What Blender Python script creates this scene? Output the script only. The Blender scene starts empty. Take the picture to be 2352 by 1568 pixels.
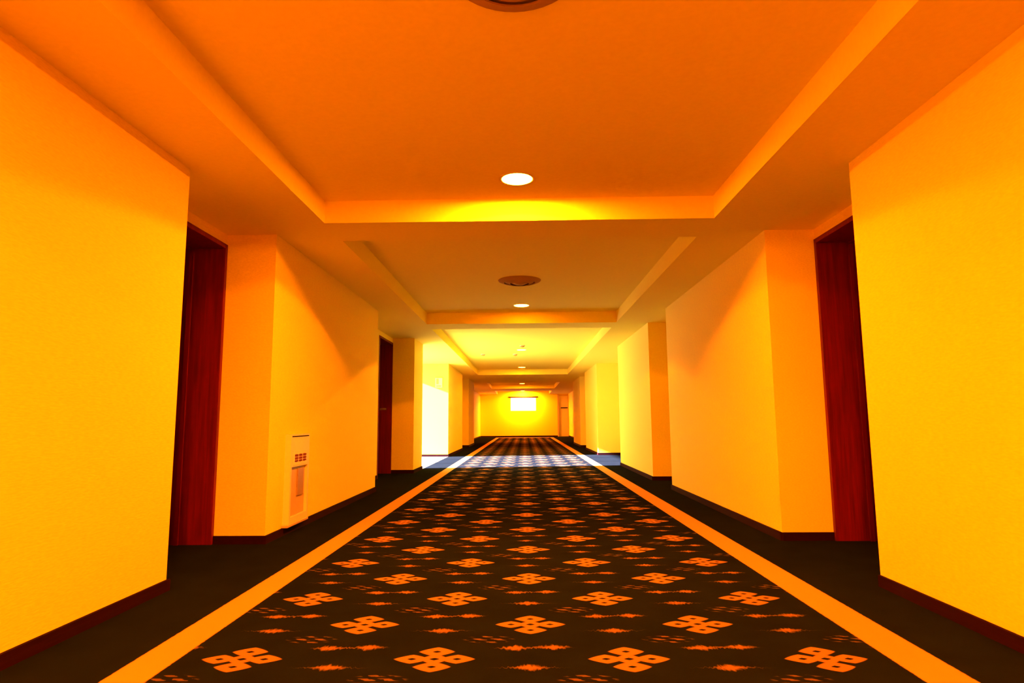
import bpy, bmesh, math, random
from mathutils import Matrix, Vector

# ------------------------------------------------------------------ camera, world, sun, exposure
scene = bpy.context.scene
C = scene.collection
random.seed(4)

F_PX, PITCH, YAW, ROLL, CAM_Z = 1446.84, 0.124894, -0.018125, -0.007564, 0.83193
fw = Vector((math.sin(YAW) * math.cos(PITCH), math.cos(YAW) * math.cos(PITCH), math.sin(PITCH)))
rt = Vector((math.cos(YAW), -math.sin(YAW), 0.0))
up = rt.cross(fw)
rt2 = rt * math.cos(ROLL) + up * math.sin(ROLL)
up2 = up * math.cos(ROLL) - rt * math.sin(ROLL)
cam_data = bpy.data.cameras.new('camera')
cam_data.sensor_width = 36.0
cam_data.lens = F_PX / 2352.0 * 36.0
cam_data.clip_start = 0.05
cam_data.clip_end = 300.0
cam = bpy.data.objects.new('camera', cam_data)
C.objects.link(cam)
m = Matrix((rt2, up2, -fw)).transposed().to_4x4()
m.translation = (0.0, 0.0, CAM_Z)
cam.matrix_world = m
scene.camera = cam

world = bpy.data.worlds.new('daylight')
scene.world = world
world.use_nodes = True
bg = world.node_tree.nodes['Background']
bg.inputs['Color'].default_value = (1.0, 0.82, 0.86, 1.0)
bg.inputs['Strength'].default_value = 7.5

sun_data = bpy.data.lights.new('sun', 'SUN')
sun_data.energy = 230.0
sun_data.color = (1.0, 0.83, 0.86)
sun_data.angle = math.radians(1.2)
sun = bpy.data.objects.new('sun', sun_data)
C.objects.link(sun)
sun.location = (-14, 11, 6)
sun.rotation_euler = Vector((1.0, 0.12, -0.385)).to_track_quat('-Z', 'Y').to_euler()

vs = scene.view_settings
vs.view_transform = 'Standard'
vs.look = 'None'
vs.exposure = 0.0
vs.gamma = 1.0
vs.use_curve_mapping = False
scene.cycles.max_bounces = 12
scene.cycles.diffuse_bounces = 10
scene.cycles.transparent_max_bounces = 12
scene.cycles.sample_clamp_indirect = 5.0
scene.cycles.use_denoising = True
scene.cycles.use_adaptive_sampling = True
scene.cycles.adaptive_threshold = 0.05
scene.cycles.adaptive_min_samples = 40

LAMP_COL = (1.0, 0.203, 0.005)      # strongly orange incandescent light
LAMP_W = 112.0
LENS_W = 255.0

# ------------------------------------------------------------------ dimensions (metres)
WL, WR = -1.802, 1.770             # corridor wall faces
HS, HC = 2.20, 2.358               # soffit underside, raised ceiling
SL, SR = -1.371, 1.318             # inner soffit edges
DL, DR = -2.166, 2.128             # faces of the door alcoves
Y0, Y1 = -3.2, 33.0                # corridor ends
OUT = 3.2
BB = 0.055

# ------------------------------------------------------------------ helpers
def add_box(bm, x0, x1, y0, y1, z0, z1):
    vs_ = [bm.verts.new((x, y, z)) for x in (x0, x1) for y in (y0, y1) for z in (z0, z1)]
    for f in ((0, 1, 3, 2), (4, 6, 7, 5), (0, 4, 5, 1), (2, 3, 7, 6), (0, 2, 6, 4), (1, 5, 7, 3)):
        bm.faces.new([vs_[i] for i in f])

def boxes(*bs):
    bm = bmesh.new()
    for b in bs:
        add_box(bm, *b)
    return bm

def bevel(bm, w, seg=2):
    bmesh.ops.bevel(bm, geom=list(bm.edges), offset=w, segments=seg, affect='EDGES', profile=0.6)
    return bm

def lathe(profile, seg=40):
    """profile: list of (radius, z); revolved round Z"""
    bm = bmesh.new()
    rings = []
    for r, z in profile:
        if r < 1e-6:
            rings.append([bm.verts.new((0, 0, z))])
        else:
            rings.append([bm.verts.new((r * math.cos(2 * math.pi * k / seg), r * math.sin(2 * math.pi * k / seg), z)) for k in range(seg)])
    for a, b in zip(rings, rings[1:]):
        for k in range(seg):
            k2 = (k + 1) % seg
            q = []
            for ring, i in ((a, k), (a, k2), (b, k2), (b, k)):
                v = ring[0] if len(ring) == 1 else ring[i]
                if v not in q:
                    q.append(v)
            if len(q) > 2:
                bm.faces.new(q)
    bmesh.ops.recalc_face_normals(bm, faces=bm.faces)
    return bm

def obj(name, bm, mat, parent=None, smooth=False, loc=None):
    me = bpy.data.meshes.new(name)
    bmesh.ops.recalc_face_normals(bm, faces=bm.faces)
    bm.to_mesh(me)
    bm.free()
    me.materials.append(mat)
    if smooth:
        for p in me.polygons:
            p.use_smooth = True
        try:
            me.set_sharp_from_angle(angle=math.radians(35))
        except Exception:
            pass
    o = bpy.data.objects.new(name, me)
    C.objects.link(o)
    if parent:
        o.parent = parent
    if loc:
        o.location = loc
    return o

def tag(o, label, cat=None, group=None, kind=None):
    o['label'] = label
    if cat:
        o['category'] = cat
    if group:
        o['group'] = group
    if kind:
        o['kind'] = kind
    return o

def empty(name, loc, rz=0.0):
    o = bpy.data.objects.new(name, None)
    C.objects.link(o)
    o.location = loc
    o.rotation_euler = (0, 0, rz)
    o.empty_display_size = 0.1
    return o

# ------------------------------------------------------------------ materials
def new_mat(name):
    mt = bpy.data.materials.new(name)
    mt.use_nodes = True
    nt = mt.node_tree
    return mt, nt, nt.nodes['Principled BSDF']

def noise_bump(nt, bs, scale, strength, dist, stretch=(1, 1, 1), detail=3.0):
    tc = nt.nodes.new('ShaderNodeTexCoord')
    mp = nt.nodes.new('ShaderNodeMapping')
    mp.inputs['Scale'].default_value = stretch
    nz = nt.nodes.new('ShaderNodeTexNoise')
    nz.inputs['Scale'].default_value = scale
    nz.inputs['Detail'].default_value = detail
    bp = nt.nodes.new('ShaderNodeBump')
    bp.inputs['Strength'].default_value = strength
    bp.inputs['Distance'].default_value = dist
    nt.links.new(tc.outputs['Object'], mp.inputs['Vector'])
    nt.links.new(mp.outputs['Vector'], nz.inputs['Vector'])
    nt.links.new(nz.outputs['Fac'], bp.inputs['Height'])
    nt.links.new(bp.outputs['Normal'], bs.inputs['Normal'])
    return nz

def mix_by(nt, fac, a, b, lo=0.3, hi=0.7):
    r = nt.nodes.new('ShaderNodeValToRGB')
    r.color_ramp.elements[0].position = lo
    r.color_ramp.elements[1].position = hi
    r.color_ramp.elements[0].color = (*a, 1)
    r.color_ramp.elements[1].color = (*b, 1)
    nt.links.new(fac, r.inputs['Fac'])
    return r.outputs['Color']

def paint(name, col, rough=0.8, scale=60.0, strength=0.1, dist=0.002, stretch=(1, 1, 1), var=0.06, metal=0.0, spec=0.5):
    mt, nt, bs = new_mat(name)
    nz = noise_bump(nt, bs, scale, strength, dist, stretch)
    a = tuple(c * (1 - var) for c in col)
    b = tuple(min(1, c * (1 + var)) for c in col)
    nt.links.new(mix_by(nt, nz.outputs['Fac'], a, b), bs.inputs['Base Color'])
    bs.inputs['Roughness'].default_value = rough
    bs.inputs['Metallic'].default_value = metal
    bs.inputs['Specular IOR Level'].default_value = spec
    return mt

M_WALL = paint('woven_wallpaper', (0.93, 0.79, 0.07), 0.85, 70.0, 0.25, 0.003, (1.0, 0.45, 2.2), 0.05)
M_CEIL = paint('ceiling_paint', (0.95, 0.88, 0.08), 0.9, 40.0, 0.06, 0.002, var=0.02)
M_BASE = paint('dark_maroon_baseboard', (0.016, 0.0018, 0.004), 0.8, 30, 0.05, 0.001, (1, .2, 4), 0.2, spec=0.05)
M_DOOR = paint('dark_red_lacquered_wood', (0.13, 0.0025, 0.006), 0.42, 9.0, 0.12, 0.002, (6, 6, 0.35), 0.30, spec=0.2)
M_LEAF = paint('red_brown_door_leaf', (0.12, 0.0025, 0.005), 0.45, 9.0, 0.12, 0.002, (6, 6, 0.35), 0.30, spec=0.2)
M_STEEL = paint('brushed_steel', (0.62, 0.56, 0.52), 0.35, 80, 0.05, 0.001, (1, 8, 1), 0.05, 1.0)
M_RING = paint('white_enamel', (0.78, 0.70, 0.58), 0.45, 50, 0.02, 0.001, var=0.01)
M_GRILLE = paint('grey_diffuser_metal', (0.42, 0.26, 0.04), 0.8, 60, 0.05, 0.001, var=0.04, spec=0.05)
M_FRAME = paint('white_aluminium', (0.80, 0.78, 0.70), 0.4, 60, 0.03, 0.001, var=0.02)
M_DARKBAR = paint('dark_rail', (0.010, 0.007, 0.005), 0.8, 40, 0.05, 0.001, var=0.1, spec=0.05)
M_CAB = paint('cream_cabinet_metal', (0.84, 0.76, 0.56), 0.4, 50, 0.03, 0.001, var=0.02)
M_CABIN = paint('tan_shade_and_foot', (0.60, 0.44, 0.30), 0.35, 50, 0.03, 0.001, var=0.05)  # tan for the painted niche shade and end shadow strip, also the foot
M_CABSHADE = paint('brown_niche_shade', (0.36, 0.24, 0.16), 0.3, 50, 0.03, 0.001, var=0.05)  # deeper shade inside the cream niche, given as a brown colour
M_LABEL = paint('pale_label', (0.85, 0.80, 0.72), 0.5, 50, 0.02, 0.001, var=0.02)
M_REDINK = paint('red_ink', (0.26, 0.003, 0.008), 0.5, 50, 0.02, 0.001, var=0.05)
M_SIGN = paint('olive_sign_face', (0.20, 0.22, 0.06), 0.5, 50, 0.02, 0.001, var=0.1)
M_SIGN2 = paint('pale_olive_sign_face', (0.55, 0.55, 0.25), 0.5, 50, 0.02, 0.001, var=0.05)

def lens_mat(name, strength):
    mt, nt, bs = new_mat(name)
    bs.inputs['Base Color'].default_value = (0.9, 0.8, 0.6, 1)
    bs.inputs['Emission Color'].default_value = (*LAMP_COL, 1)
    bs.inputs['Emission Strength'].default_value = strength
    return mt

M_LENS = lens_mat('lit_lamp_lens', 300.0)
M_LENS.cycles.emission_sampling = 'NONE'      # the lamp's light below does the lighting

def glass_mat():
    mt, nt, bs = new_mat('window_glass')
    nt.nodes.remove(bs)
    out = nt.nodes['Material Output']
    tr = nt.nodes.new('ShaderNodeBsdfTransparent')
    tr.inputs['Color'].default_value = (0.95, 0.97, 0.97, 1)
    gl = nt.nodes.new('ShaderNodeBsdfGlossy')
    gl.inputs['Roughness'].default_value = 0.02
    mx = nt.nodes.new('ShaderNodeMixShader')
    mx.inputs['Fac'].default_value = 0.06
    nt.links.new(tr.outputs[0], mx.inputs[1])
    nt.links.new(gl.outputs[0], mx.inputs[2])
    nt.links.new(mx.outputs[0], out.inputs['Surface'])
    return mt
M_GLASS = glass_mat()

# carpet: woven pattern laid out in floor coordinates
PS, PD, PX, PY = 0.6844, 0.3792, 0.0176, 2.3375     # motif spacing across, row spacing, origin
ST_L = (-1.3875, -1.2375)
ST_R = (1.2667, 1.4312)
ST_END = (31.15, 31.45)

def carpet_mat():
    mt, nt, bs = new_mat('patterned_carpet')
    N, L = nt.nodes, nt.links
    class E:                                   # tiny expression builder over Math nodes
        def __init__(s, sock): s.s = sock
        def __add__(s, o): return op('ADD', s, o)
        def __radd__(s, o): return op('ADD', s, o)
        def __sub__(s, o): return op('SUBTRACT', s, o)
        def __rsub__(s, o): return op('SUBTRACT', o, s)
        def __mul__(s, o): return op('MULTIPLY', s, o)
        def __rmul__(s, o): return op('MULTIPLY', s, o)
        def __truediv__(s, o): return op('DIVIDE', s, o)
    def op(kind, a, b=None, c=None, clamp=False):
        n = N.new('ShaderNodeMath')
        n.operation = kind
        n.use_clamp = clamp
        for i, v in enumerate((a, b, c)):
            if v is None:
                continue
            if isinstance(v, E):
                L.new(v.s, n.inputs[i])
            else:
                n.inputs[i].default_value = v
        return E(n.outputs[0])
    ab = lambda a: op('ABSOLUTE', a)
    mx = lambda a, b: op('MAXIMUM', a, b)
    mn = lambda a, b: op('MINIMUM', a, b)
    def smooth(v, lo, hi):                     # 1 below lo .. 0 above hi
        n = N.new('ShaderNodeMapRange')
        n.interpolation_type = 'SMOOTHSTEP'
        L.new(v.s, n.inputs['Value'])
        n.inputs['From Min'].default_value = lo
        n.inputs['From Max'].default_value = hi
        n.inputs['To Min'].default_value = 1.0
        n.inputs['To Max'].default_value = 0.0
        return E(n.outputs['Result'])
    tc = N.new('ShaderNodeTexCoord')
    sp = N.new('ShaderNodeSeparateXYZ')
    L.new(tc.outputs['Object'], sp.inputs[0])
    X, Y = E(sp.outputs['X']), E(sp.outputs['Y'])
    wob = N.new('ShaderNodeTexNoise')          # ragged yarn edges
    wob.inputs['Scale'].default_value = 55.0
    wob.inputs['Detail'].default_value = 2.0
    L.new(tc.outputs['Object'], wob.inputs['Vector'])
    nz = E(wob.outputs['Fac']) - 0.5
    iy = op('ROUND', (Y - PY) / PD)
    ly = (Y - PY) - iy * PD
    odd = op('PINGPONG', iy, 1.0)              # 0 on even rows, 1 on odd rows
    xs = (X - PX) + (1.0 - odd) * (PS * 0.5)
    lx = xs - op('ROUND', xs / PS) * PS
    def leaf(cx, cy, a, b, p):
        u = op('POWER', ab(lx - cx) / a, p)
        v = op('POWER', ab(ly - cy) / b, p)
        return u + v
    # four interlaced lozenges, each with an eye, round a central eye
    body = mn(mn(leaf(-.080, 0, .064, .042, 1.22), leaf(.080, 0, .064, .042, 1.22)),
              mn(leaf(0, .071, .066, .046, 1.22), leaf(0, -.071, .066, .046, 1.22)))
    body = mn(body, leaf(0, 0, .060, .052, 1.0))
    body = mn(body, leaf(0, 0, .045, .06, 1.0))
    eyes = mn(mn(leaf(-.080, 0, .017, .0105, 1.2), leaf(.080, 0, .017, .0105, 1.2)),
              mn(leaf(0, .071, .017, .0105, 1.2), leaf(0, -.071, .017, .0105, 1.2)))
    eyes = mn(eyes, leaf(0, 0, .019, .012, 1.2))
    motif = smooth(body, 0.88, 1.06) * (1.0 - smooth(eyes, 0.75, 1.15))
    # brushed flecks between the motifs (coordinates relative to the gap centre)
    gx = lx - op('ROUND', (lx - PS * 0.5) / PS) * PS - PS * 0.5
    wob2 = N.new('ShaderNodeTexNoise')         # yarn fringes running up and down the corridor
    wob2.inputs['Scale'].default_value = 90.0
    mp2 = N.new('ShaderNodeMapping')
    mp2.inputs['Scale'].default_value = (1.0, 0.25, 1.0)
    L.new(tc.outputs['Object'], mp2.inputs['Vector'])
    L.new(mp2.outputs['Vector'], wob2.inputs['Vector'])
    nz2 = E(wob2.outputs['Fac']) - 0.5
    def fleck(cx, cy, a, b):
        u = ab(gx - cx) / a
        v = ab((ly - cy) + nz2 * 0.05) / b
        return smooth(u + v, 0.20, 1.0)
    fl = mx(fleck(-.062, .108, .085, .034), fleck(.082, .116, .085, .036))
    fl = mx(fl, fleck(.01, .112, .19, .009) * 0.55)
    fl = mx(fl, fleck(-.01, -.078, .095, .036))
    fl = mx(fl, fleck(-.01, -.078, .17, .009) * 0.45)
    # hatched sprigs
    hx = lx + PS * 0.235
    hy = ly + PD * 0.47
    hy = hy - op('ROUND', hy / PD) * PD
    hx2 = lx - PS * 0.265
    def sprig(px_, py_):
        env = smooth((px_ / .10) * (px_ / .10) + (py_ / .042) * (py_ / .042), 0.5, 1.1)
        ph = op('FRACT', (px_ * 14.0) + (py_ * 22.0) + nz * 0.6)
        ph2 = op('FRACT', (py_ * 30.0) + 0.5)
        return env * smooth(ab(ph - 0.5), 0.14, 0.30) * smooth(ab(ph2 - 0.5), 0.18, 0.38)
    up_half = op('GREATER_THAN', ly, 0.0)
    sg = mx(sprig(hx, hy) * (1.0 - up_half), sprig(hx2, hy) * up_half)
    field = op('GREATER_THAN', X, ST_L[1]) * op('LESS_THAN', X, ST_R[0]) * op('LESS_THAN', Y, ST_END[0])
    motif = motif * op('LESS_THAN', ab(X - PX), 1.21)
    pat = op('ADD', motif, mx(fl * 0.70, sg * 0.42), clamp=True) * field
    def band(v, a, b, e=0.004):
        return smooth(a - v, -e, e) * smooth(v - b, -e, e)
    edge = nz * 0.006
    stripe = mx(band(X + edge, *ST_L), band(X + edge, *ST_R))
    stripe = stripe * op('LESS_THAN', Y, ST_END[1])
    endb = band(Y, *ST_END) * op('GREATER_THAN', X, ST_L[0]) * op('LESS_THAN', X, ST_R[1])
    stripe = mx(stripe, endb)
    # colours
    pile = N.new('ShaderNodeTexNoise')
    pile.inputs['Scale'].default_value = 5.0
    pile.inputs['Detail'].default_value = 5.0
    L.new(tc.outputs['Object'], pile.inputs['Vector'])
    base = mix_by(nt, pile.outputs['Fac'], (0.0066, 0.0095, 0.016), (0.0085, 0.0120, 0.020))
    def mixc(fac, a, bcol):
        n = N.new('ShaderNodeMix')
        n.data_type = 'RGBA'
        L.new(fac.s, n.inputs['Factor'])
        L.new(a, n.inputs['A'])
        n.inputs['B'].default_value = (*bcol, 1)
        return n.outputs['Result']
    c = mixc(pat, base, (0.33, 0.165, 0.075))
    c = mixc(stripe, c, (0.62, 0.31, 0.12))
    L.new(c, bs.inputs['Base Color'])
    bs.inputs['Roughness'].default_value = 1.0
    bs.inputs['Specular IOR Level'].default_value = 0.0
    bs.inputs['Sheen Weight'].default_value = 0.0
    bs.inputs['Sheen Roughness'].default_value = 0.28
    bs.inputs['Sheen Tint'].default_value = (0.9, 0.85, 0.8, 1)
    tuft = N.new('ShaderNodeTexNoise')
    tuft.inputs['Scale'].default_value = 420.0
    L.new(tc.outputs['Object'], tuft.inputs['Vector'])
    bp = N.new('ShaderNodeBump')
    bp.inputs['Strength'].default_value = 0.3
    bp.inputs['Distance'].default_value = 0.003
    L.new(tuft.outputs['Fac'], bp.inputs['Height'])
    L.new(bp.outputs['Normal'], bs.inputs['Normal'])
    return mt
M_CARPET = carpet_mat()

# ------------------------------------------------------------------ the setting: floor, walls, ceiling
ZT = HS + 0.012
ZB = 0.0
floor = obj('floor', boxes((WL, OUT, Y0 - .2, Y1 + .4, -0.15, 0), (-OUT, WL, Y0 - .2, 11.0, -0.15, 0), (-OUT, WL, 15.2, Y1 + .4, -.15, 0)), M_CARPET)
tag(floor, 'dark patterned carpet with orange lozenge motifs and two orange border stripes', kind='structure')

M_TILE = paint('pale_lobby_stone', (0.55, 0.50, 0.36), 0.5, 6.0, 0.03, 0.001, var=0.04)
lobby_floor = obj('floor_lobby', boxes((-3.4, WL - .0005, 11.0, 15.2, -0.15, 0)), M_TILE)
tag(lobby_floor, 'pale stone floor of the daylit lobby opening on the left', kind='structure')

# left wall: blocks, alcoves, door openings and the glazed opening
LA, LR, L2, LC = 3.249, 4.459, 7.704, 10.33
GW0, GW1, GX = 11.2, 15.05, -3.4       # daylit lobby opening on the left, its outer wall
DOOR_H = 2.125
DEEP = 0.62
WALL_TOP = HS - 0.0005
left_blocks = [
    (-OUT, WL, Y0, LA, ZB, WALL_TOP),
    (-OUT, DL, LA, 3.52, ZB, WALL_TOP), (-OUT, DL, 3.52, LR, DOOR_H, WALL_TOP), (-OUT, DL - DEEP, 3.52, LR, ZB, DOOR_H),
    (-OUT, WL, LR, L2, ZB, WALL_TOP),
    (-OUT, DL, L2, 9.35, ZB, WALL_TOP), (-OUT, DL, 9.35, LC, DOOR_H, WALL_TOP), (-OUT, DL - DEEP, 9.35, LC, ZB, DOOR_H),
    (-OUT, WL, LC, 10.6, ZB, WALL_TOP), (GX, WL, 10.6, GW0, ZB, WALL_TOP),
    (GX, GX + .2, GW0, GW1, 2.13, WALL_TOP),
    (GX, WL, GW1, 15.4, ZB, WALL_TOP), (-OUT, WL, 15.4, 18.5, ZB, WALL_TOP), (-OUT, -2.2, 18.5, 20.6, ZB, WALL_TOP),
    (-OUT, WL, 20.6, 22.8, ZB, WALL_TOP), (-OUT, -2.28, 22.8, Y1, ZB, WALL_TOP),
]
wall_left = obj('wall_left', boxes(*left_blocks), M_WALL)
tag(wall_left, 'left corridor wall in cream woven wallpaper with door alcoves', kind='structure')

RA, RR, R2_, RC = 3.297, 4.504, 7.754, 8.88
right_blocks = [
    (WR, OUT, Y0, RA, ZB, WALL_TOP),
    (DR, OUT, RA, 3.56, ZB, WALL_TOP), (DR, OUT, 3.56, RR, DOOR_H, WALL_TOP), (DR + DEEP, OUT, 3.56, RR, ZB, DOOR_H),
    (WR, OUT, RR, R2_, ZB, WALL_TOP),
    (DR, OUT, R2_, RC, ZB, WALL_TOP),
    (WR, OUT, RC, 11.8, ZB, WALL_TOP),
    (2.75, OUT, 11.8, 15.3, ZB, WALL_TOP),
    (WR, OUT, 15.3, 18.3, ZB, WALL_TOP), (2.2, OUT, 18.3, 20.0, ZB, WALL_TOP),
    (WR, OUT, 20.0, 22.8, ZB, WALL_TOP), (2.32, OUT, 22.8, Y1, ZB, WALL_TOP),
]
wall_right = obj('wall_right', boxes(*right_blocks), M_WALL)
tag(wall_right, 'right corridor wall in cream woven wallpaper with door alcoves', kind='structure')

EWX0, EWX1, EWZ0, EWZ1 = -0.71, 0.64, 1.32, 2.03
wall_end = obj('wall_end', boxes(
    (-OUT, EWX0, Y1, Y1 + .2, 0, 2.6), (EWX1, OUT, Y1, Y1 + .2, 0, 2.6),
    (EWX0, EWX1, Y1, Y1 + .2, 0, EWZ0), (EWX0, EWX1, Y1, Y1 + .2, EWZ1, 2.6)), M_WALL)
tag(wall_end, 'bright cream wall closing the far end of the corridor', kind='structure')
wall_back = obj('wall_back', boxes((-OUT, OUT, Y0 - .2, Y0, 0, 2.6)), M_WALL)
tag(wall_back, 'cream wall closing the corridor behind the camera', kind='structure')

ceiling = obj('ceiling', boxes((-1.5, 1.45, Y0, Y1, HC, 2.62)), M_CEIL)
tag(ceiling, 'raised cream ceiling running between the side soffits', kind='structure')
sof_l = obj('soffit', boxes((-OUT, SL, Y0, 10.6, HS, 2.62), (GX, SL, 10.6, 15.4, HS, 2.62), (-OUT, SL, 15.4, Y1, HS, 2.62)), M_CEIL, ceiling)
sof_r = obj('soffit', boxes((SR, OUT, Y0, Y1, HS, 2.62)), M_CEIL, ceiling)
for a, b in ((4.209, 4.65), (8.83, 9.34), (18.89, 22.8), (27.2, 29.2)):
    obj('cross_beam', boxes((SL, SR, a, b, HS, 2.5)), M_CEIL, ceiling)

# baseboards: strips standing on the floor against every wall face
def base_run(pts, side):
    """pts: plan polyline along a wall; side=+1 when the room lies to the +x side for a run towards +y"""
    bm = bmesh.new()
    t = 0.014
    for (xa, ya), (xb, yb) in zip(pts, pts[1:]):
        if abs(xa - xb) < 1e-6:                                    # runs along y
            x0, x1 = (xa, xa + t) if side > 0 else (xa - t, xa)
            add_box(bm, x0, x1, min(ya, yb) - (t if False else 0), max(ya, yb), 0, BB)
        else:                                                      # return wall
            x0, x1 = min(xa, xb), max(xa, xb)
            out = (xb > xa) if side > 0 else (xb < xa)             # coming back towards the room: faces -y
            if out:
                add_box(bm, x0, x1 + (t if side > 0 else 0), ya - t, ya, 0, BB)
            else:
                add_box(bm, x0, x1 + (t if side > 0 else 0), ya, ya + t, 0, BB)
    return bm
bm = base_run([(WL, Y0), (WL, LA), (DL, LA), (DL, 3.50)], 1)
for run in ([(DL, LR), (WL, LR), (WL, L2), (DL, L2), (DL, 9.33)],
            [(DL, LC), (WL, LC), (WL, GW0)],
            [(-3.2, GW1), (WL, GW1), (WL, 18.5), (-2.2, 18.5), (-2.2, 20.6), (WL, 20.6), (WL, 22.8), (-2.28, 22.8), (-2.28, Y1)]):
    b2 = base_run(run, 1)
    me_ = bpy.data.meshes.new('tmp'); b2.to_mesh(me_); b2.free(); bm.from_mesh(me_); bpy.data.meshes.remove(me_)
tag(obj('baseboard_left', bm, M_BASE), 'dark maroon baseboard along the left wall', kind='structure')
bm = base_run([(WR, Y0), (WR, RA), (DR, RA), (DR, 3.54)], -1)
for run in ([(DR, RR), (WR, RR), (WR, R2_), (DR, R2_), (DR, RC), (WR, RC), (WR, 11.8), (2.75, 11.8), (2.75, 15.3), (WR, 15.3),
             (WR, 18.3), (2.2, 18.3), (2.2, 20.0), (WR, 20.0), (WR, 22.8), (2.32, 22.8), (2.32, Y1)],):
    b2 = base_run(run, -1)
    me_ = bpy.data.meshes.new('tmp'); b2.to_mesh(me_); b2.free(); bm.from_mesh(me_); bpy.data.meshes.remove(me_)
tag(obj('baseboard_right', bm, M_BASE), 'dark maroon baseboard along the right wall', kind='structure')
tag(obj('baseboard_end', boxes((-2.26, 1.74, Y1 - .014, Y1, 0, BB)), M_BASE), 'thin dark baseboard under the far end wall', kind='structure')

# ------------------------------------------------------------------ recessed doorways
def doorway(name, label, side, face, ya, yb, plate=False):
    """deep dark-red lined doorway in an alcove; side -1 left, +1 right; opening ya..yb"""
    root = empty(name, (face, (ya + yb) / 2, 0))
    tag(root, label, kind='structure')
    ym = (ya + yb) / 2
    def X(a, b):                                   # depth a..b measured out of the corridor
        a, b = side * a, side * b
        return (min(a, b), max(a, b))
    t = 0.035
    obj('jamb', bevel(boxes((*X(-0.008, DEEP - .01), yb - ym - t, yb - ym - .001, 0, DOOR_H - .001)), .003), M_DOOR, root)
    obj('jamb', bevel(boxes((*X(-0.008, DEEP - .01), ya - ym + .001, ya - ym + t, 0, DOOR_H - .001)), .003), M_DOOR, root)
    obj('head', bevel(boxes((*X(-0.008, DEEP - .01), ya - ym + t, yb - ym - t, DOOR_H - t, DOOR_H - .001)), .003), M_DOOR, root)
    st = bmesh.new()
    add_box(st, *X(.22, .25), yb - ym - t - .012, yb - ym - t, 0, DOOR_H - t)
    add_box(st, *X(.22, .25), ya - ym + t, ya - ym + t + .012, 0, DOOR_H - t)
    add_box(st, *X(.22, .25), ya - ym + t + .012, yb - ym - t - .012, DOOR_H - t - .012, DOOR_H - t)
    obj('door_stop', st, M_DOOR, root)
    leaf = obj('door_leaf', bevel(boxes((*X(.50, .545), ya - ym + t + .014, yb - ym - t - .014, 0.008, DOOR_H - t - .014)), .003), M_LEAF, root)
    hb = bmesh.new()
    add_box(hb, *X(.485, .50), -.36, -.31, .93, 1.13)
    add_box(hb, *X(.445, .485), -.345, -.325, 1.04, 1.06)
    add_box(hb, *X(.440, .458), -.345, -.22, 1.035, 1.065)
    obj('lever_handle', hb, M_STEEL, leaf)
    if plate:
        obj('strike_plate', boxes((*X(.08, .19), yb - ym - t - .004, yb - ym - t, 1.02, 1.05)), M_STEEL, root)
    return root
doorway('door_1', 'nearest dark red recessed doorway in the left alcove', -1, DL, 3.52, LR)
doorway('door_2', 'nearest dark red recessed doorway in the right alcove', 1, DR, 3.56, RR)
doorway('door_3', 'farther dark red doorway on the left, before the daylit opening', -1, DL, 9.35, LC, True)

# cream end door to the right of the far end wall
d4 = empty('door_4', (2.03, Y1, 0))
tag(d4, 'narrow cream door at the far end, right of the bright wall', kind='structure')
obj('door_leaf', bevel(boxes((-.22, .27, -.030, -.002, .01, 2.10)), .004), M_CAB, d4)
obj('shadow_strip', boxes((-.29, -.22, -.05, -.002, 0, 2.16)), M_CABIN, d4)  # tan strip painting the shadow beside the end wall
obj('push_plate', bevel(boxes((-.12, .24, -.045, -.030, 1.45, 1.50)), .004), M_DARKBAR, d4)

# ------------------------------------------------------------------ windows
w1 = empty('window_1', (-3.3, (GW0 + GW1) / 2, 0))
tag(w1, 'tall daylit glazing at the outer side of the lobby opening on the left', kind='structure')
ymid = (GW0 + GW1) / 2
half = (GW1 - GW0) / 2
fb = bmesh.new()
n_p = 3
for k in (0, n_p):
    yy = -half + 2 * half * k / n_p
    add_box(fb, -.02, .02, yy if k == 0 else yy - .05, yy + .05 if k == 0 else yy, 0, 2.13)
add_box(fb, -.02, .02, -half + .05, half - .05, 2.08, 2.13)
add_box(fb, -.02, .02, -half + .05, half - .05, 0, .03)
obj('window_frame', fb, M_FRAME, w1)
for k in range(1, n_p):
    yy = -half + 2 * half * k / n_p
    obj('mullion', boxes((-.02, .02, yy - .022, yy + .022, .03, 2.08)), M_FRAME, w1)
for k in range(n_p):
    a = -half + 2 * half * k / n_p + (.05 if k == 0 else .022)
    b = -half + 2 * half * (k + 1) / n_p - (.05 if k == n_p - 1 else .022)
    obj('pane', boxes((-.003, .003, a, b, .03, 2.08)), M_GLASS, w1)

w2 = empty('window_2', ((EWX0 + EWX1) / 2, Y1, EWZ0))
tag(w2, 'small bright white window in the far end wall', kind='structure')
hw, hh = (EWX1 - EWX0) / 2, EWZ1 - EWZ0
obj('window_frame', boxes((-hw, -hw + .035, .02, .08, 0, hh), (hw - .035, hw, .02, .08, 0, hh), (-hw + .035, hw - .035, .02, .08, 0, .035), (-hw + .035, hw - .035, .02, .08, hh - .03, hh)), M_FRAME, w2)
obj('pane', boxes((-hw + .035, hw - .035, .045, .052, .035, hh - .03)), M_GLASS, w2)
obj('head_rail', bevel(boxes((-hw - .10, hw + .10, -.03, -.001, hh - .01, hh + .05)), .006), M_DARKBAR, w2)

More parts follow.
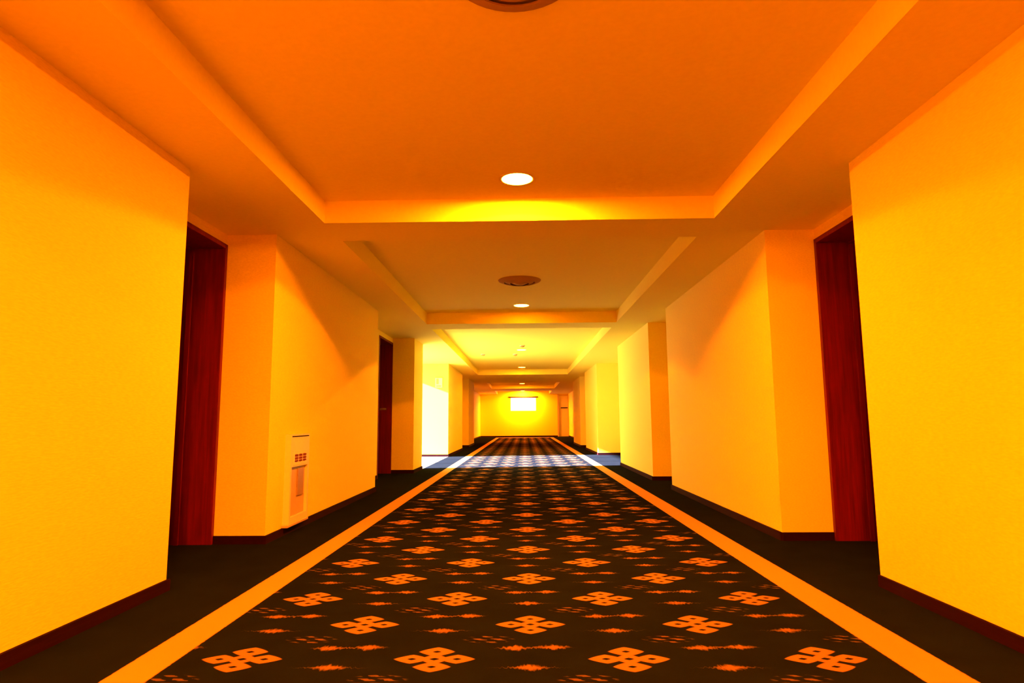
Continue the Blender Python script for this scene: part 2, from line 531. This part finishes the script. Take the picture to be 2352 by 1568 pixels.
# ------------------------------------------------------------------ ceiling lamps
def downlight(x, y, label, power=1.0, beam=None, angle=154, r=0.102):
    beam = power if beam is None else beam
    root = empty('downlight', (x, y, HC))
    tag(root, label, 'ceiling lamp', 'round downlights along the ceiling')
    obj('trim_ring', lathe([(r, -.0002), (r + .012, -.0002), (r + .012, -.002), (r + .008, -.004), (r, -.0045), (r - .004, -.003), (r - .004, -.0002)]), M_RING, root, True)
    obj('lens', lathe([(0, -.009), (r * .4, -.0086), (r * .7, -.0075), (r * .9, -.0055), (r - .005, -.003), (r - .005, -.0005), (0, -.0005)]), M_LENS, root, True)
    ad = bpy.data.lights.new('lamp_glow', 'AREA')
    ad.shape = 'DISK'
    ad.size = 2 * r
    ad.energy = LENS_W * power
    ad.color = LAMP_COL
    ao = bpy.data.objects.new('lamp_glow', ad)
    C.objects.link(ao)
    ao.parent = root
    ao.location = (0, 0, -.013)
    if beam > 0:
        ld = bpy.data.lights.new('lamp_light', 'SPOT')
        ld.energy = LAMP_W * beam
        ld.color = LAMP_COL
        ld.spot_size = math.radians(angle)
        ld.spot_blend = 0.06
        ld.shadow_soft_size = 0.010
        lo = bpy.data.objects.new('lamp_light', ld)
        C.objects.link(lo)
        lo.parent = root
        lo.location = (0, 0, -.022)
    return root
downlight(-0.03, 3.85, 'brightest round downlight, nearest, just before the first cross beam', 0.55, 1.5)
downlight(-0.03, -0.65, 'round downlight in the near ceiling behind the camera', 2.7, 1.0)
downlight(-0.02, 8.29, 'dimmer round downlight in the second bay, beyond the dark ceiling diffuser', 0.03, 1.6, 136)
downlight(-0.04, 13.62, 'small round downlight in the daylit third bay', 0.15, 0.8)
downlight(-0.05, 18.13, 'far round downlight that throws a scallop on the wide dark beam', 0.42)
downlight(-0.07, 26.2, 'tiny far round downlight just beyond the wide dark beam', 1.0)
downlight(-0.06, 32.7, 'farthest downlight, above the window of the end wall', 3.0)

def diffuser(x, y, label):
    root = empty('air_diffuser', (x, y, HC))
    tag(root, label, 'ceiling vent', 'round ceiling diffusers')
    obj('outer_ring', lathe([(.175, -.0002), (.235, -.0002), (.232, -.006), (.185, -.026), (.170, -.028), (.172, -.018)]), M_GRILLE, root, True)
    obj('middle_cone', lathe([(.10, -.008), (.160, -.012), (.158, -.018), (.118, -.038), (.104, -.040)]), M_GRILLE, root, True)
    obj('inner_cone', lathe([(0, -.020), (.092, -.022), (.090, -.028), (.05, -.046), (0, -.048)]), M_GRILLE, root, True)
    obj('back_plate', lathe([(0, -.0003), (.18, -.0003), (.18, -.003), (0, -.003)]), M_GRILLE, root)
    obj('stem', lathe([(0, -.003), (.03, -.003), (.03, -.022), (0, -.022)], 16), M_GRILLE, root)
    obj('spoke', boxes((-.165, .165, -.006, .006, -.012, -.003), (-.006, .006, -.165, .165, -.012, -.003)), M_GRILLE, root)
diffuser(-0.035, 6.78, 'dark round air diffuser in the middle of the second ceiling bay')
diffuser(-0.02, 1.96, 'dark round air diffuser cut off by the top edge of the photo')

def detector(x, y, label):
    root = empty('smoke_detector', (x, y, HC))
    tag(root, label, 'smoke detector', 'small round ceiling detectors')
    obj('base', lathe([(0, -.0002), (.055, -.0002), (.055, -.012), (0, -.012)], 24), M_RING, root, True)
    obj('sensor_head', lathe([(.044, -.012), (.044, -.020), (.032, -.034), (.012, -.040), (0, -.040)], 24), M_GRILLE, root, True)
detector(-0.02, 12.82, 'small round detector on the daylit ceiling, just before its lamp')
detector(-0.19, 14.50, 'small round detector on the daylit ceiling, just beyond its lamp')
detector(-0.93, 14.44, 'small round detector on the daylit ceiling near the left soffit')

# ------------------------------------------------------------------ wall-mounted things
cab = empty('extinguisher_cabinet', (WL, 4.98, 0.075))
tag(cab, 'slim cream extinguisher cabinet with red lettering low on the left wall', 'cabinet')
dp = 0.045
cw, ch = 0.205, 0.665
body = bmesh.new()
add_box(body, .0002, dp, -cw, -cw + .03, 0, ch)
add_box(body, .0002, dp, cw - .03, cw, 0, ch)
add_box(body, .0002, dp, -cw + .03, cw - .03, .42, ch)
add_box(body, .0002, dp, -cw + .03, cw - .03, 0, .05)
add_box(body, .0002, .012, -cw + .03, cw - .03, .05, .42)
obj('body', body, M_CAB, cab)
obj('top_seam', boxes((dp - .001, dp + .002, -cw + .02, cw - .02, ch - .020, ch - .012)), M_DARKBAR, cab)
lab = obj('label_plate', bevel(boxes((dp - .0005, dp + .003, -.15, .15, .43, .54)), .001, 1), M_LABEL, cab)
ink = bmesh.new()                                     # three red characters, too blurred to read
for k in range(3):
    y0 = -.125 + k * .088
    for (a, b, c, d) in ((0, .076, .046, .058), (0, .076, .024, .035), (.008, .020, .002, .062), (.030, .042, .0, .062), (.054, .066, .004, .060), (0, .076, .004, .014)):
        add_box(ink, dp + .0025, dp + .0042, y0 + a, y0 + b, .452 + c, .452 + d)
obj('red_lettering', ink, M_REDINK, lab)
obj('niche_shade', boxes((.012, .022, -cw + .032, cw - .032, .052, .418)), M_CABIN, cab)  # niche is cream in shade; the shade is put into this tan panel
obj('niche_shade_deep', bevel(boxes((.022, .032, .00, .13, .19, .40)), .004), M_CABSHADE, cab)  # darker half of the niche, shade painted as a brown block
obj('foot', bevel(boxes((.0002, .05, -cw - .03, cw + .01, -.018, 0)), .003), M_CABIN, cab)

sg = empty('wall_sign', (-2.03, GW1, 1.63))
tag(sg, 'small olive sign on the bright lobby wall on the left', 'sign')
obj('panel', bevel(boxes((-.085, .085, -.022, -.0005, 0, .23)), .004), M_SIGN2, sg)
obj('pictogram', boxes((-.06, -.005, -.0245, -.0215, .08, .21)), M_SIGN, sg)
obj('bottom_strip', boxes((-.06, .06, -.0245, -.0215, .02, .045)), M_SIGN, sg)
